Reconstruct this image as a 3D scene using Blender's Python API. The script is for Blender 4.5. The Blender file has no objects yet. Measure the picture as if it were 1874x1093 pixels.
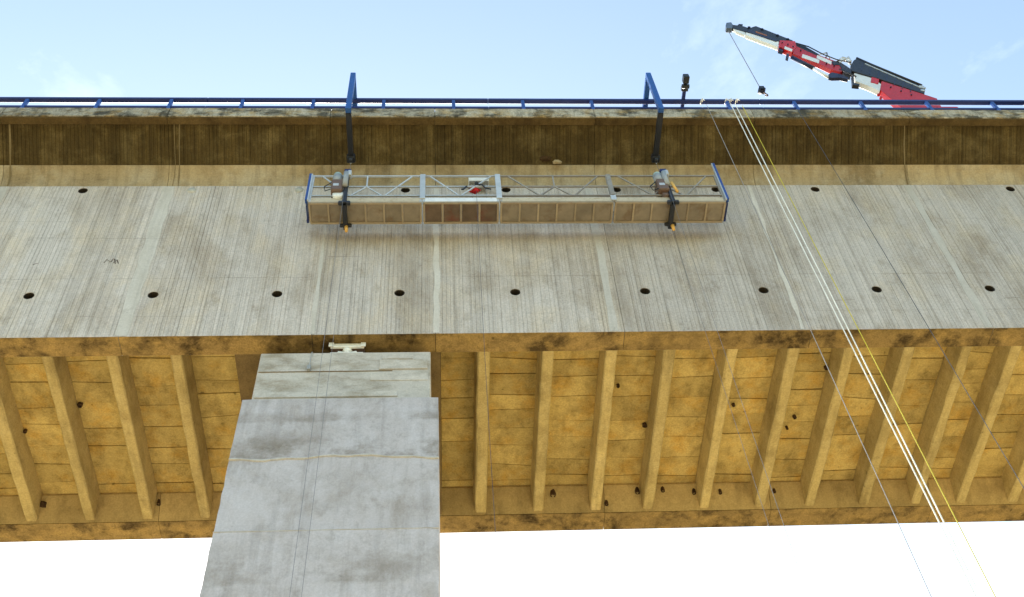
import bpy, bmesh, math, random
from mathutils import Vector, Matrix
random.seed(11)
S = bpy.context.scene
COL = S.collection
# ------------------------------------------------------------------ camera
# camera solved from the hanging ropes (zenith) and the long edges of the viaduct
W_, H_, F_ = 1874.0, 1093.0, 2050.0
ZEN = (797.7 - 937.0, -900.9 - 546.5)
up = Vector((ZEN[0], ZEN[1], F_)).normalized()            # image frame: x right, y down, z forward
sl = -0.008
bx_ = Vector((1, sl, -(up.x + up.y*sl)/up.z)).normalized()
by_ = up.cross(bx_)
if by_.z < 0: by_ = -by_
def ray(px, py):
    v = Vector((px-937.0, py-546.5, F_))
    return Vector((v.dot(bx_), v.dot(by_), v.dot(up)))
def at(px, py, X=None, Y=None, Z=None):
    d = ray(px, py)
    t = X/d.x if X is not None else Y/d.y if Y is not None else Z/d.z
    return d*t
cam = bpy.data.cameras.new('camera')
camo = bpy.data.objects.new('camera', cam); COL.objects.link(camo); S.camera = camo
cam.sensor_width = 36; cam.lens = 36*F_/W_; cam.clip_end = 20000; cam.clip_start = 0.1
rx = Vector((bx_.x, by_.x, up.x)); ry = -Vector((bx_.y, by_.y, up.y)); rz = -Vector((bx_.z, by_.z, up.z))
camo.matrix_world = Matrix(((rx.x, ry.x, rz.x, 0), (rx.y, ry.y, rz.y, 0), (rx.z, ry.z, rz.z, 0), (0, 0, 0, 1)))
GZ = -1.65                                                 # ground level below the eye
# ------------------------------------------------------------------ sky, sun, exposure
SUN_EL, SUN_AZ = math.radians(22), math.radians(-8)        # low behind the viaduct
w = bpy.data.worlds.new('World'); S.world = w; w.use_nodes = True
nt = w.node_tree; nt.nodes.clear()
out = nt.nodes.new('ShaderNodeOutputWorld'); bg = nt.nodes.new('ShaderNodeBackground')
sky = nt.nodes.new('ShaderNodeTexSky'); sky.sky_type = 'NISHITA'; sky.sun_disc = False
sky.sun_elevation = SUN_EL; sky.sun_rotation = SUN_AZ
sky.air_density = 1.0; sky.dust_density = 1.5; sky.ozone_density = 0.0
tc = nt.nodes.new('ShaderNodeTexCoord')
mp = nt.nodes.new('ShaderNodeMapping'); mp.inputs['Scale'].default_value = (1.5, 1.5, 1.9); mp.inputs['Rotation'].default_value = (0.3, 0.5, 0.4)
n1 = nt.nodes.new('ShaderNodeTexNoise'); n1.inputs['Scale'].default_value = 2.1; n1.inputs['Detail'].default_value = 9; n1.inputs['Roughness'].default_value = .62; n1.inputs['Distortion'].default_value = .25
r1 = nt.nodes.new('ShaderNodeMapRange'); r1.inputs[1].default_value = .54; r1.inputs[2].default_value = .80; r1.inputs[3].default_value = 0; r1.inputs[4].default_value = .38
mx = nt.nodes.new('ShaderNodeMix'); mx.data_type = 'RGBA'; mx.inputs[7].default_value = (5.2, 5.5, 5.8, 1)
nt.links.new(tc.outputs['Generated'], mp.inputs['Vector']); nt.links.new(mp.outputs[0], n1.inputs['Vector'])
nt.links.new(n1.outputs[0], r1.inputs[0]); nt.links.new(r1.outputs[0], mx.inputs[0])
tn = nt.nodes.new('ShaderNodeMix'); tn.data_type = 'RGBA'; tn.blend_type = 'MULTIPLY'; tn.inputs[0].default_value = 1; tn.inputs[7].default_value = (.99, 1.03, .985, 1)   # a touch more cyan
nt.links.new(sky.outputs[0], tn.inputs[6]); nt.links.new(tn.outputs[2], mx.inputs[6]); nt.links.new(mx.outputs[2], bg.inputs[0]); nt.links.new(bg.outputs[0], out.inputs[0])
bg.inputs[1].default_value = 0.10
sd = bpy.data.lights.new('sun', 'SUN'); sd.energy = 4.2; sd.angle = math.radians(.53); sd.color = (1, .95, .86)
so = bpy.data.objects.new('sun', sd); COL.objects.link(so)
sv = Vector((math.sin(SUN_AZ)*math.cos(SUN_EL), math.cos(SUN_AZ)*math.cos(SUN_EL), math.sin(SUN_EL)))
so.rotation_euler = sv.to_track_quat('Z', 'Y').to_euler(); so.location = (0, 0, 80)
vs = S.view_settings; vs.view_transform = 'Standard'; vs.look = 'None'; vs.gamma = 1; vs.use_curve_mapping = False
vs.exposure = 2.2
S.cycles.max_bounces = 10; S.cycles.diffuse_bounces = 6

# ------------------------------------------------------------------ materials
class NT:
    def __init__(s, name):
        s.m = bpy.data.materials.new(name); s.m.use_nodes = True; s.t = s.m.node_tree
        s.b = s.t.nodes['Principled BSDF']
        g = s.t.nodes.new('ShaderNodeNewGeometry'); s.pos = g.outputs['Position']
    def n(s, k): return s.t.nodes.new(k)
    def l(s, a, b): s.t.links.new(a, b)
    def put(s, v, sock):
        if hasattr(v, 'is_linked') or hasattr(v, 'links'): s.l(v, sock)
        else:
            sock.default_value = v if not (isinstance(v, tuple) and len(v) == 3 and len(sock.default_value) == 4) else v+(1,)
    def scale(s, v3, vec=None, loc=(0, 0, 0)):
        m = s.n('ShaderNodeMapping'); m.inputs['Scale'].default_value = v3; m.inputs['Location'].default_value = loc
        s.l(vec or s.pos, m.inputs['Vector']); return m.outputs[0]
    def noise(s, sc, vec=None, det=4, rough=.55, dist=0):
        t = s.n('ShaderNodeTexNoise'); t.inputs['Scale'].default_value = sc; t.inputs['Detail'].default_value = det
        t.inputs['Roughness'].default_value = rough; t.inputs['Distortion'].default_value = dist
        s.l(vec or s.pos, t.inputs['Vector']); return t.outputs[0]
    def rng(s, v, a, b, c=0., d=1.):
        r = s.n('ShaderNodeMapRange')
        for i, q in enumerate((v, a, b, c, d)): s.put(q, r.inputs[i])
        return r.outputs[0]
    def math(s, op, a, b=0.):
        r = s.n('ShaderNodeMath'); r.operation = op; s.put(a, r.inputs[0]); s.put(b, r.inputs[1]); return r.outputs[0]
    def mix(s, f, a, b, mode='MIX'):
        r = s.n('ShaderNodeMix'); r.data_type = 'RGBA'; r.blend_type = mode; r.clamp_factor = True
        s.put(f, r.inputs[0]); s.put(a, r.inputs[6]); s.put(b, r.inputs[7]); return r.outputs[2]
    def xyz(s):
        r = s.n('ShaderNodeSeparateXYZ'); s.l(s.pos, r.inputs[0]); return r.outputs
    def rand(s): return s.n('ShaderNodeObjectInfo').outputs['Random']
    def fac(s, f, col): # multiply colour by scalar
        r = s.n('ShaderNodeVectorMath'); r.operation = 'SCALE'; s.put(col, r.inputs[0]) if not isinstance(col, tuple) else setattr(r.inputs[0], 'default_value', col[:3])
        s.put(f, r.inputs['Scale']); return r.outputs[0]
    def done(s, col, rough=.9, bump=None, bs=.3, bd=.01, metal=0, spec=.3):
        s.put(col, s.b.inputs['Base Color']); s.put(rough, s.b.inputs['Roughness'])
        s.b.inputs['Metallic'].default_value = metal; s.b.inputs['Specular IOR Level'].default_value = spec
        if bump is not None:
            b = s.n('ShaderNodeBump'); b.inputs['Strength'].default_value = bs; b.inputs['Distance'].default_value = bd
            s.l(bump, b.inputs['Height']); s.l(b.outputs[0], s.b.inputs['Normal'])
        return s.m

def concrete(name, base, stain, warm=None, stain_amt=.5, blotch=.35, streak=(5, 1, .25), streak_amt=.35, grain=.12,
             board=0, board_amt=.14, speck=.35, objvar=.12, lines=(), aniso=(1, 1, 1), sharp=(.42, .68), bands=()):
    N = NT(name)
    c = base
    bl = N.noise(blotch, N.scale(aniso), det=10, rough=.66, dist=.35)
    c = N.mix(N.rng(bl, sharp[0], sharp[1], 0, stain_amt), c, stain)
    if warm:
        c = N.mix(N.rng(N.noise(blotch*2.1, N.scale(aniso, loc=(7, 3, 1)), det=9, rough=.65), .48, .66, 0, .7), c, warm)
    c = N.mix(N.rng(N.noise(blotch*5, N.scale(aniso, loc=(3, 9, 5)), det=8, rough=.7), .54, .70, 0, stain_amt*.55), c, N.fac(.75, stain))
    st = N.noise(1, N.scale(streak), det=6, rough=.65)
    c = N.mix(N.rng(st, .48, .75, 0, streak_amt), c, N.fac(.42, stain))
    if board:
        q = N.math('FLOOR', N.math('DIVIDE', N.math('ADD', N.xyz()[0], 100.), board))
        wn = N.n('ShaderNodeTexWhiteNoise'); wn.noise_dimensions = '1D'; N.l(q, wn.inputs['W'])
        c = N.fac(N.rng(wn.outputs[0], 0, 1, 1-board_amt, 1+board_amt), c)
    for z, amt in lines:                                    # faint lift lines between concrete pours
        d = N.math('ABSOLUTE', N.math('SUBTRACT', N.xyz()[2], N.math('ADD', N.math('MULTIPLY', N.noise(.8), .06), z)))
        c = N.mix(N.math('MULTIPLY', N.rng(d, 0., .02, amt, 0), N.rng(N.noise(.5), .4, .6)), c, N.fac(.35, stain))
    for z0, hh, amt in bands:                               # ragged damp stains along a pour line
        e = N.math('SUBTRACT', N.xyz()[2], N.math('ADD', N.math('MULTIPLY', N.noise(.9, det=5), .3), z0-.15))
        b = N.math('MULTIPLY', N.rng(e, -.03, .05), N.rng(e, hh*.35, hh, 1, 0))
        b = N.math('MULTIPLY', b, N.rng(N.noise(.75, N.scale((1, 1, 1.4), loc=(z0, 2, 0)), det=9, rough=.65), .44, .60))
        c = N.mix(N.math('MULTIPLY', b, amt), c, N.fac(.85, stain))
    gr = N.noise(22, det=5, rough=.7)
    c = N.fac(N.rng(gr, .25, .75, 1-grain*1.6, 1+grain*1.4), c)
    sp = N.noise(5.5, det=3, rough=.5)
    c = N.mix(N.rng(sp, .70, .78, 0, speck), c, N.fac(.3, stain))
    c = N.fac(N.rng(N.rand(), 0, 1, 1-objvar, 1+objvar), c)
    h = N.math('ADD', N.math('MULTIPLY', gr, .5), N.noise(3, det=5))
    return N.done(c, .92, h, .35, .02, spec=.2)

def paint(name, col, rough=.45, wear=None, wear_amt=.35, metal=0., sc=9., var=.10):
    N = NT(name)
    c = N.fac(N.rng(N.noise(3.), .3, .7, 1-var, 1+var), col)
    c = N.fac(N.rng(N.rand(), 0, 1, .88, 1.12), c)
    if wear: c = N.mix(N.rng(N.noise(sc, det=7, rough=.65), .52, .72, 0, wear_amt), c, wear)
    return N.done(c, N.rng(N.noise(14.), .3, .7, rough-.08, rough+.12), N.noise(30), .08, .004, metal=metal, spec=.45)

M = {}
M['web'] = concrete('web_concrete', (.535, .485, .445), (.31, .245, .175), (.56, .475, .375), .75, .5, (15, 1, .12), .42, .16, board=.105, board_amt=.07, lines=((26.6, .2), (24.1, .4), (22.6, .25)), aniso=(1, 1, .6), sharp=(.47, .68))
M['joint'] = concrete('joint_concrete', (.60, .56, .51), (.44, .39, .315), None, .5, .8, (7, 1, .3), .3, .08)
M['over'] = concrete('overhang_concrete', (.085, .057, .019), (.032, .020, .006), (.16, .118, .05), .6, .75, (12, .5, .5), .35, .22, board=.105, board_amt=.18)  # stained brown, with warm ground bounce put into the base too
M['haunch'] = concrete('haunch_concrete', (.41, .315, .18), (.20, .14, .07), (.46, .39, .27), .7, .6, (5, .5, .5), .5, .14, speck=.5, sharp=(.48, .66))
M['fascia'] = concrete('fascia_concrete', (.44, .385, .29), (.075, .065, .045), (.40, .25, .08), .95, 1.2, (7, 1, 1.5), .75, .3, speck=.8, aniso=(1, 1, 1.6), sharp=(.47, .58))
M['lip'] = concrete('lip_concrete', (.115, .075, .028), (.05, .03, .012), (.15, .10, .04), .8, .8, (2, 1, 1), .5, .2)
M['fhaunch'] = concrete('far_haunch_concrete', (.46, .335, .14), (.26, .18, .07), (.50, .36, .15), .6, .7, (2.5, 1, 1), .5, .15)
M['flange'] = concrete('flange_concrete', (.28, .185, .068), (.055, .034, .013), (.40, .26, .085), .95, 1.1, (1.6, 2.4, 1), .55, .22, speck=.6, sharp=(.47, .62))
M['panel'] = concrete('soffit_concrete', (.46, .335, .115), (.23, .16, .05), (.43, .245, .045), .7, .8, (2.5, 1.6, 1), .6, .2, speck=.7, objvar=.15, sharp=(.47, .68))  # warm light bounced off the ground is put into this ochre base
M['rib'] = concrete('rib_concrete', (.48, .36, .145), (.27, .19, .07), (.53, .41, .185), .65, .8, (3, .5, 2), .5, .17, speck=.65, objvar=.13, sharp=(.48, .68))  # rib base likewise tinted for bounced ground light
M['dia'] = concrete('diaphragm_concrete', (.22, .15, .065), (.10, .065, .03), None, .6, .6, (2, 1, 1), .4, .15)
M['pier'] = concrete('pier_concrete', (.49, .455, .46), (.28, .24, .205), (.55, .52, .535), .6, .8, (5, 1, .45), .34, .09, speck=.3, objvar=.02, aniso=(1, 1, .8), sharp=(.48, .66), bands=((at(640, 838, Y=16.35).z, 1.0, 1.0), (at(640, 972, Y=16.35).z-1.3, 1.2, .55), (at(640, 770, Y=16.35).z, .35, .7)))
M['cap'] = concrete('cap_concrete', (.56, .51, .45), (.31, .255, .18), (.60, .555, .49), .7, .9, (1.2, 1, 2.4), .4, .1, speck=.5, objvar=.05, aniso=(.7, 1, 1.6), sharp=(.49, .62))
M['inside'] = concrete('core_concrete', (.16, .13, .09), (.09, .07, .05))
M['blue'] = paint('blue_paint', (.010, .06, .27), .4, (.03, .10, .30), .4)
M['navy'] = paint('navy_paint_and_rail_shade', (.006, .020, .125), .4, (.02, .04, .10), .4)
M['davit'] = paint('davit_blue_paint', (.010, .075, .29), .42, (.03, .08, .2), .4)
M['hole_shade'] = paint('web_hole_shade', (.035, .028, .02), .7, (.10, .075, .045), .5, sc=4)  # dark colour stands in for shade inside the web holes
M['grout'] = concrete('grout_run_mortar', (.22, .165, .085), (.10, .07, .03))
M['mark'] = paint('faded_dark_marking', (.10, .07, .055), .8)
M['orange2'] = paint('faded_orange_lettering', (.35, .12, .05), .6)
M['ink'] = paint('dark_navy_paint', (.010, .016, .05), .4, (.03, .035, .06), .3)
M['black'] = paint('black_paint_and_arm_shade', (.012, .014, .02), .4, (.04, .04, .05), .3)
M['steel'] = paint('galvanised_steel', (.55, .57, .58), .42, (.36, .34, .30), .5, .35)
M['dull'] = paint('weathered_steel', (.34, .31, .27), .55, (.22, .15, .09), .6, .25)
M['toe'] = paint('weathered_toe_board', (.48, .41, .30), .7, (.27, .18, .09), .6)
M['toewhite'] = paint('white_toe_board', (.72, .73, .74), .5, (.55, .5, .42), .4)
M['floor'] = paint('stained_floor_sheet', (.205, .17, .125), .7, (.13, .075, .035), .8, sc=2.5, var=.2)
M['rust'] = paint('rusty_floor_sheet', (.115, .08, .055), .8, (.13, .04, .025), .8, sc=2.2, var=.25)
M['beam'] = paint('floor_bearer_steel', (.31, .25, .17), .7, (.26, .15, .07), .6)
M['grey'] = paint('grey_housing', (.33, .34, .34), .5, (.2, .19, .17), .4)
M['teal'] = paint('pale_green_housing', (.38, .52, .50), .5)
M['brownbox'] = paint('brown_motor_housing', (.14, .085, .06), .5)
M['white'] = paint('white_paint', (.80, .80, .78), .4, (.66, .64, .6), .35)
M['red'] = paint('red_paint', (.50, .012, .016), .35, (.33, .01, .015), .3)
M['redcloth'] = paint('red_fabric', (.55, .015, .02), .8)
M['orange'] = paint('orange_rubber', (.75, .42, .10), .6)
M['dark'] = paint('dark_hose_rubber', (.015, .02, .03), .5)
M['bearing'] = paint('bearing_white_steel', (.78, .78, .74), .45, (.55, .5, .42), .45)
M['ropewhite'] = paint('white_rope_fibre', (.80, .79, .75), .8)
M['ropeyellow'] = paint('yellow_rope_fibre', (.62, .52, .05), .8)
M['ropegrey'] = paint('grey_rope_fibre', (.36, .34, .34), .8)
M['ropedark'] = paint('dark_cable_sheath', (.05, .06, .08), .6)
M['wire'] = paint('wire_rope_steel', (.20, .20, .21), .5, metal=.5)
M['plug'] = concrete('plug_mortar', (.50, .48, .42), (.4, .36, .3))
M['nest'] = concrete('dark_mud', (.07, .04, .018), (.04, .02, .008))
M['brass'] = paint('crane_head_grey', (.12, .16, .24), .5)

# ------------------------------------------------------------------ builders
def tag(o, label=None, cat=None, group=None, kind=None):
    for k, v in (('label', label), ('category', cat), ('group', group), ('kind', kind)):
        if v: o[k] = v
    return o
def thing(name, loc, label, cat, group=None):
    o = bpy.data.objects.new(name, None); o.location = loc; o.empty_display_size = .3; COL.objects.link(o)
    return tag(o, label, cat, group)
def origin(p):
    v = Vector((0, 0, 0))
    while p: v += Vector(p.location); p = p.parent
    return v
def mesh(name, verts, faces, mat, parent=None, bev=0, smooth=False):
    o0 = origin(parent)
    me = bpy.data.meshes.new(name); me.from_pydata([tuple(Vector(v)-o0) for v in verts], [], faces); me.update()
    b = bmesh.new(); b.from_mesh(me); bmesh.ops.recalc_face_normals(b, faces=b.faces)
    if bev: bmesh.ops.bevel(b, geom=list(b.edges), offset=bev, segments=1, affect='EDGES', profile=.5)
    b.to_mesh(me); b.free()
    if smooth:
        for p in me.polygons: p.use_smooth = True
    me.materials.append(M[mat])
    o = bpy.data.objects.new(name, me); COL.objects.link(o)
    if parent: o.parent = parent
    return o
BF = [(0, 1, 2, 3), (4, 7, 6, 5), (0, 4, 5, 1), (1, 5, 6, 2), (2, 6, 7, 3), (3, 7, 4, 0)]
def box(name, a, b, mat, parent=None, bev=0):
    x0, y0, z0 = a; x1, y1, z1 = b
    v = [(x0, y0, z0), (x1, y0, z0), (x1, y1, z0), (x0, y1, z0), (x0, y0, z1), (x1, y0, z1), (x1, y1, z1), (x0, y1, z1)]
    return mesh(name, v, BF, mat, parent, bev)
def frame(p, q):
    d = (Vector(q)-Vector(p)).normalized()
    s = Vector((0, 1, 0)) if abs(d.y) < .95 else Vector((1, 0, 0))
    s = (s - d*s.dot(d)).normalized(); return d, s, d.cross(s)
def bar(name, p, q, ws, wt, mat, parent=None, bev=0, w2=None):   # rectangular bar; ws along y-ish, wt the other way
    p = Vector(p); q = Vector(q); d, s, t = frame(p, q); v = []
    for c, k in ((p, 1), (q, w2 or 1)):
        for a, b in ((-1, -1), (1, -1), (1, 1), (-1, 1)): v.append(c + s*ws*.5*a*k + t*wt*.5*b*k)
    return mesh(name, v, BF, mat, parent, bev)
def tube(name, pts, r, mat, parent=None, n=8):
    pts = [Vector(p) for p in pts]; v = []; f = []
    rr = r if isinstance(r, (list, tuple)) else [r]*len(pts)
    for i, p in enumerate(pts):
        d, s, t = frame(pts[max(i-1, 0)], pts[min(i+1, len(pts)-1)])
        for k in range(n):
            a = 2*math.pi*k/n; v.append(p + (s*math.cos(a)+t*math.sin(a))*rr[i])
    for i in range(len(pts)-1):
        for k in range(n): f.append((i*n+k, i*n+(k+1) % n, (i+1)*n+(k+1) % n, (i+1)*n+k))
    f.append(tuple(range(n))); f.append(tuple((len(pts)-1)*n+k for k in range(n)))
    return mesh(name, v, f, mat, parent, smooth=n > 8)
def prism(name, poly, d0, d1, mat, parent=None, bev=0):          # poly of 3d points with one y, from y+d0 to y+d1
    n = len(poly); v = [Vector(p)+Vector((0, d0, 0)) for p in poly]+[Vector(p)+Vector((0, d1, 0)) for p in poly]
    f = [tuple(range(n)), tuple(range(n, 2*n))]+[(i, (i+1) % n, n+(i+1) % n, n+i) for i in range(n)]
    return mesh(name, v, f, mat, parent, bev)
def yz(name, poly, x0, x1, mat, parent=None, bev=0):             # section poly [(y,z)] swept along x
    n = len(poly); v = [(x0, y, z) for y, z in poly]+[(x1, y, z) for y, z in poly]
    f = [tuple(range(n)), tuple(range(n, 2*n))]+[(i, (i+1) % n, n+(i+1) % n, n+i) for i in range(n)]
    return mesh(name, v, f, mat, parent, bev)
def boards(name, x0, x1, P0, P1, nrm, thick, mat, parent, w=.105, gw=.016, gd=.011, jit=.003):
    """board-marked concrete: strips with recessed seams, one closed slab from (y,z) P0 to P1"""
    prof = [(x0, 0)]; k = math.floor(x0/w)+1; x = x0
    while True:
        xe = min(k*w, x1); o = random.uniform(-jit, jit); g = gd*random.uniform(.4, 1.2)
        if xe-x > gw*2:
            prof += [(x+gw*.35, o), (xe-gw*.35, o)]
            if xe < x1: prof += [(xe, -g)]
        x = xe; k += 1
        if xe >= x1: break
    prof.append((x1, 0))
    n = len(prof); v = []
    for (y, z) in (P0, P1):
        for (px, o) in prof: v.append((px, y+nrm[0]*o, z+nrm[1]*o))
        v.append((x1, y-nrm[0]*thick, z-nrm[1]*thick)); v.append((x0, y-nrm[0]*thick, z-nrm[1]*thick))
    m = n+2
    f = [tuple(range(m)), tuple(range(m, 2*m))]+[(i, (i+1) % m, m+(i+1) % m, m+i) for i in range(m)]
    return mesh(name, v, f, mat, parent)

# ------------------------------------------------------------------ setting: ground
def ground():
    N = NT('dry_ground')
    c = N.mix(N.rng(N.noise(.03, det=8), .42, .6), (.52, .43, .27), (.44, .36, .21))
    c = N.mix(N.rng(N.noise(.4, det=8, rough=.65), .5, .75, 0, .6), c, (.34, .27, .16))
    x, y, z = N.xyz()
    d = N.math('SQRT', N.math('ADD', N.math('POWER', x, 2.), N.math('POWER', N.math('SUBTRACT', y, 14.), 2.)))
    veg = N.mix(N.rng(N.noise(.08, det=8), .4, .6), (.06, .075, .028), (.13, .115, .05))
    c = N.mix(N.rng(N.math('ADD', d, N.math('MULTIPLY', N.noise(.06, det=6), 26.)), 46., 60.), c, veg)
    m = N.done(c, .95, N.noise(2, det=8), .5, .1); M['ground'] = m
    v = []; f = []; n = 40; R = 3000
    xs = [math.copysign(abs(t)**2.2, t)*R for t in [(-1+2*i/n) for i in range(n+1)]]
    for y in xs:
        for x in xs: v.append((x, y, GZ+random.uniform(-.15, .15)*(1 if abs(x)+abs(y) > 12 else .2)))
    for j in range(n):
        for i in range(n): f.append((j*(n+1)+i, j*(n+1)+i+1, (j+1)*(n+1)+i+1, (j+1)*(n+1)+i))
    g = mesh('ground', v, f, 'ground'); g['kind'] = 'structure'
ground()

# ------------------------------------------------------------------ viaduct
WB = (16.47, 21.90); WT = (15.975, 28.32)                  # web bottom, web top (y, z)
HT = (15.60, 28.88); OE = (14.60, 29.50)                   # top of haunch, outer end of overhang soffit
FI = 17.06; FO0, FO1 = 22.80, 23.46                        # inner edge of near flange; far flange
PZ = 22.62                                                  # level of the recessed soffit
BR = thing('viaduct', (0, 20, 21.9), 'long grey concrete viaduct with ribbed golden underside carried on the pier', 'bridge')
def nrm2(a, b):
    t = Vector((b[0]-a[0], b[1]-a[1])).normalized(); return (-t.y, t.x) if -t.y < 0 or (abs(t.y) < .3 and t.x < 0) else (t.y, -t.x)
jx = [at(p, 612, Z=21.9).x for p in (215, 570, 797, 1143, 1485, 1815)]
step = 4.62
J = [jx[0]-step*k for k in (6, 5, 4, 3, 2, 1)] + jx + [jx[-1]+step*k for k in (1, 2, 3, 4, 5)]
XA, XB = J[0], J[-1]
lower = [at(px, py, Y=WB[0]-.12).x for px, py in ((53, 541), (280, 540), (507, 538), (731, 538), (943, 534), (1180, 531), (1396, 528), (1602, 525), (1808, 523))]
upper = [at(px, 347, Y=WT[0]+.02).x for px in (153, 742, 926, 1128, 1310, 1492, 1670, 1850)]
plugs = [at(px, 347, Y=WT[0]+.02).x for px in (352, 548)]
def web_y(z): return WB[0]+(WT[0]-WB[0])*(z-WB[1])/(WT[1]-WB[1])
ZL = at(943, 534, Y=web_y(23.6)).z; ZU = at(943, 347.5, Y=web_y(28.1)).z
wn = nrm2(WB, WT); wn = (-abs(wn[0]), wn[1]) if wn[0] > 0 else wn
tw = (Vector((0, WT[0]-WB[0], WT[1]-WB[1]))).normalized(); WN = Vector((0, -tw.z, tw.y)); wn = (WN.y, WN.z)
cutters = []
def cutter(x, z, r=.135, depth=.80):
    c = Vector((x, web_y(z), z)); n = 20; v = []
    sx = Vector((1, 0, 0))
    for k, off in ((0, .1), (1, -depth)):
        for i in range(n):
            a = 2*math.pi*i/n; v.append(c+WN*off+sx*math.cos(a)*r+tw*math.sin(a)*r)
    f = [tuple(range(n)), tuple(range(n, 2*n))]+[(i, (i+1) % n, n+(i+1) % n, n+i) for i in range(n)]
    o = mesh('cutter', v, f, 'inside'); cutters.append(o); return o
hole = [(x, ZL) for x in lower]+[(x, ZU) for x in upper]
G = .006
for a, b in zip(J[:-1], J[1:]):
    wp = boards('web_panel', a+G, b-G, WB, WT, wn, .62, 'web', BR)
    hs = [h for h in hole if a+.14 < h[0] < b-.14]
    for h in hs:
        c = cutter(*h); md = wp.modifiers.new('hole', 'BOOLEAN'); md.object = c; md.operation = 'DIFFERENCE'; md.solver = 'EXACT'
    if hs:
        dg = bpy.context.evaluated_depsgraph_get(); me = bpy.data.meshes.new_from_object(wp.evaluated_get(dg))
        wp.modifiers.clear(); wp.data = me
    # haunch: two facets, slightly hollow
    mid = (WT[0]*.52+HT[0]*.48+.035, WT[1]*.52+HT[1]*.48+.03)
    t0 = (WT[0]-.002, WT[1]+.004)
    cc = ((WT[0]+HT[0])/2+.10, (WT[1]+HT[1])/2+.085); e_ = (HT[0], HT[1]-.004)
    arc = [((1-u)**2*t0[0]+2*u*(1-u)*cc[0]+u*u*e_[0], (1-u)**2*t0[1]+2*u*(1-u)*cc[1]+u*u*e_[1]) for u in [q/8 for q in range(9)]]
    mid = arc[4]
    yz('haunch', arc+[ (HT[0]+.6, HT[1]+.2), (WT[0]+.5, WT[1]+.01)], a+G, b-G, 'haunch', BR)
    on = Vector((HT[0]-OE[0], HT[1]-OE[1])).normalized(); on = (on.y, -on.x)
    on = on if on[1] < 0 else (-on[0], -on[1])
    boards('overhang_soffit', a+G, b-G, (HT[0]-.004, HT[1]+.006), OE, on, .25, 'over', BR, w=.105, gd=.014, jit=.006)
    # edge beam in one length per segment with a drip lip
    yz('edge_beam', [(14.35, 29.485), (14.62, 29.485), (14.63, 29.62), (14.78, 29.64), (14.78, 30.02), (14.36, 30.03)], a+G, b-G, 'fascia', BR, .012)
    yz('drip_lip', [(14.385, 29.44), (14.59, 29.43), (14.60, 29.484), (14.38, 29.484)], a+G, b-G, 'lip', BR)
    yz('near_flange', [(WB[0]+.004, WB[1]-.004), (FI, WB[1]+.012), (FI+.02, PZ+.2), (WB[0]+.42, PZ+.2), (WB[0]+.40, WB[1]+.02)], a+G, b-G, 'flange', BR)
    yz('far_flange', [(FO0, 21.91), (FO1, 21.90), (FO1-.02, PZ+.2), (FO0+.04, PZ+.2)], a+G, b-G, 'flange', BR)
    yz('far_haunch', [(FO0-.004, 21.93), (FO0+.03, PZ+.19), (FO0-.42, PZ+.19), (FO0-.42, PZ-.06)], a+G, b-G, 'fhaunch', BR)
for c in cutters: bpy.data.objects.remove(c)
for x, z in hole:                                          # dark liners added to put shade inside the holes
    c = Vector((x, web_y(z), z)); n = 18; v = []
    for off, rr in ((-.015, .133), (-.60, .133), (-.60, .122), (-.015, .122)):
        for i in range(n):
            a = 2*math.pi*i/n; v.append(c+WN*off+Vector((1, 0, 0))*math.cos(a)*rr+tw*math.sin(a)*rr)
    mesh('hole_shade_liner', v, [(k*n+i, k*n+(i+1) % n, ((k+1) % 4)*n+(i+1) % n, ((k+1) % 4)*n+i) for k in range(4) for i in range(n)], 'hole_shade', BR)
for x, w_ in ((jx[0]+.30, .035), (jx[0]+.16, .02), (jx[5]-.08, .04), (jx[0]-step+.2, .05)):   # pale grout runs over the overhang and haunch
    v = []; pts = [OE, ((OE[0]+HT[0])/2, (OE[1]+HT[1])/2), (HT[0]-.004, HT[1]), mid, (WT[0]-.004, WT[1]+.01)]
    for k, (y, z) in enumerate(pts):
        j = random.uniform(-.02, .02); e = w_*random.uniform(.3, .7)
        v += [(x-e+j, y-.006, z-.012), (x+e+j, y-.006, z-.012)]
    mesh('grout_run', v, [(2*k, 2*k+1, 2*k+3, 2*k+2) for k in range(len(pts)-1)], 'grout', BR)
for x in plugs:
    c = Vector((x, web_y(ZU), ZU)); tube('hole_plug', [c-WN*.05, c+WN*.012], .125, 'plug', BR, 18)
# light repair strips that follow some of the joints
for i, (x, wd) in enumerate([(jx[0]+.06, .34), (jx[1], .10), (jx[2]+.03, .16), (jx[3]-.25, .2), (jx[4]-.22, .09), (jx[5]-.10, .2), (jx[0]-step+.1, .3)]):
    n = 14; v = []; f = []
    for k in range(n+1):
        t = k/n; z = WB[1]+.02+(WT[1]-WB[1]-.03)*t; y = web_y(z)-.0075
        jl, jr = random.uniform(-.03, .03), random.uniform(-.03, .03)
        v += [(x-wd/2+jl, y+.006, z), (x-wd/2+jl+.01, y, z), (x+wd/2+jr-.01, y, z), (x+wd/2+jr, y+.006, z)]
    for k in range(n):
        for q in range(3): f.append((k*4+q, k*4+q+1, k*4+q+5, k*4+q+4))
    mesh('joint_strip', v, f, 'joint', BR)
def stroke(px0, py0, px1, py1, wd, name='paint_mark', mat='mark'):
    def onweb(px, py):
        d = ray(px, py); k = (WT[0]-WB[0])/(WT[1]-WB[1]); t = (WB[0]-k*WB[1])/(d.y-k*d.z); return d*t+WN*.006
    a, b = onweb(px0, py0), onweb(px1, py1); d = (b-a).normalized(); s_ = d.cross(WN)*wd*.5
    mesh(name, [a+s_, a-s_, b-s_*.6, b+s_*.6, a+s_+WN*.002, a-s_+WN*.002, b-s_*.6+WN*.002, b+s_*.6+WN*.002], BF, mat, BR)
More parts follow.
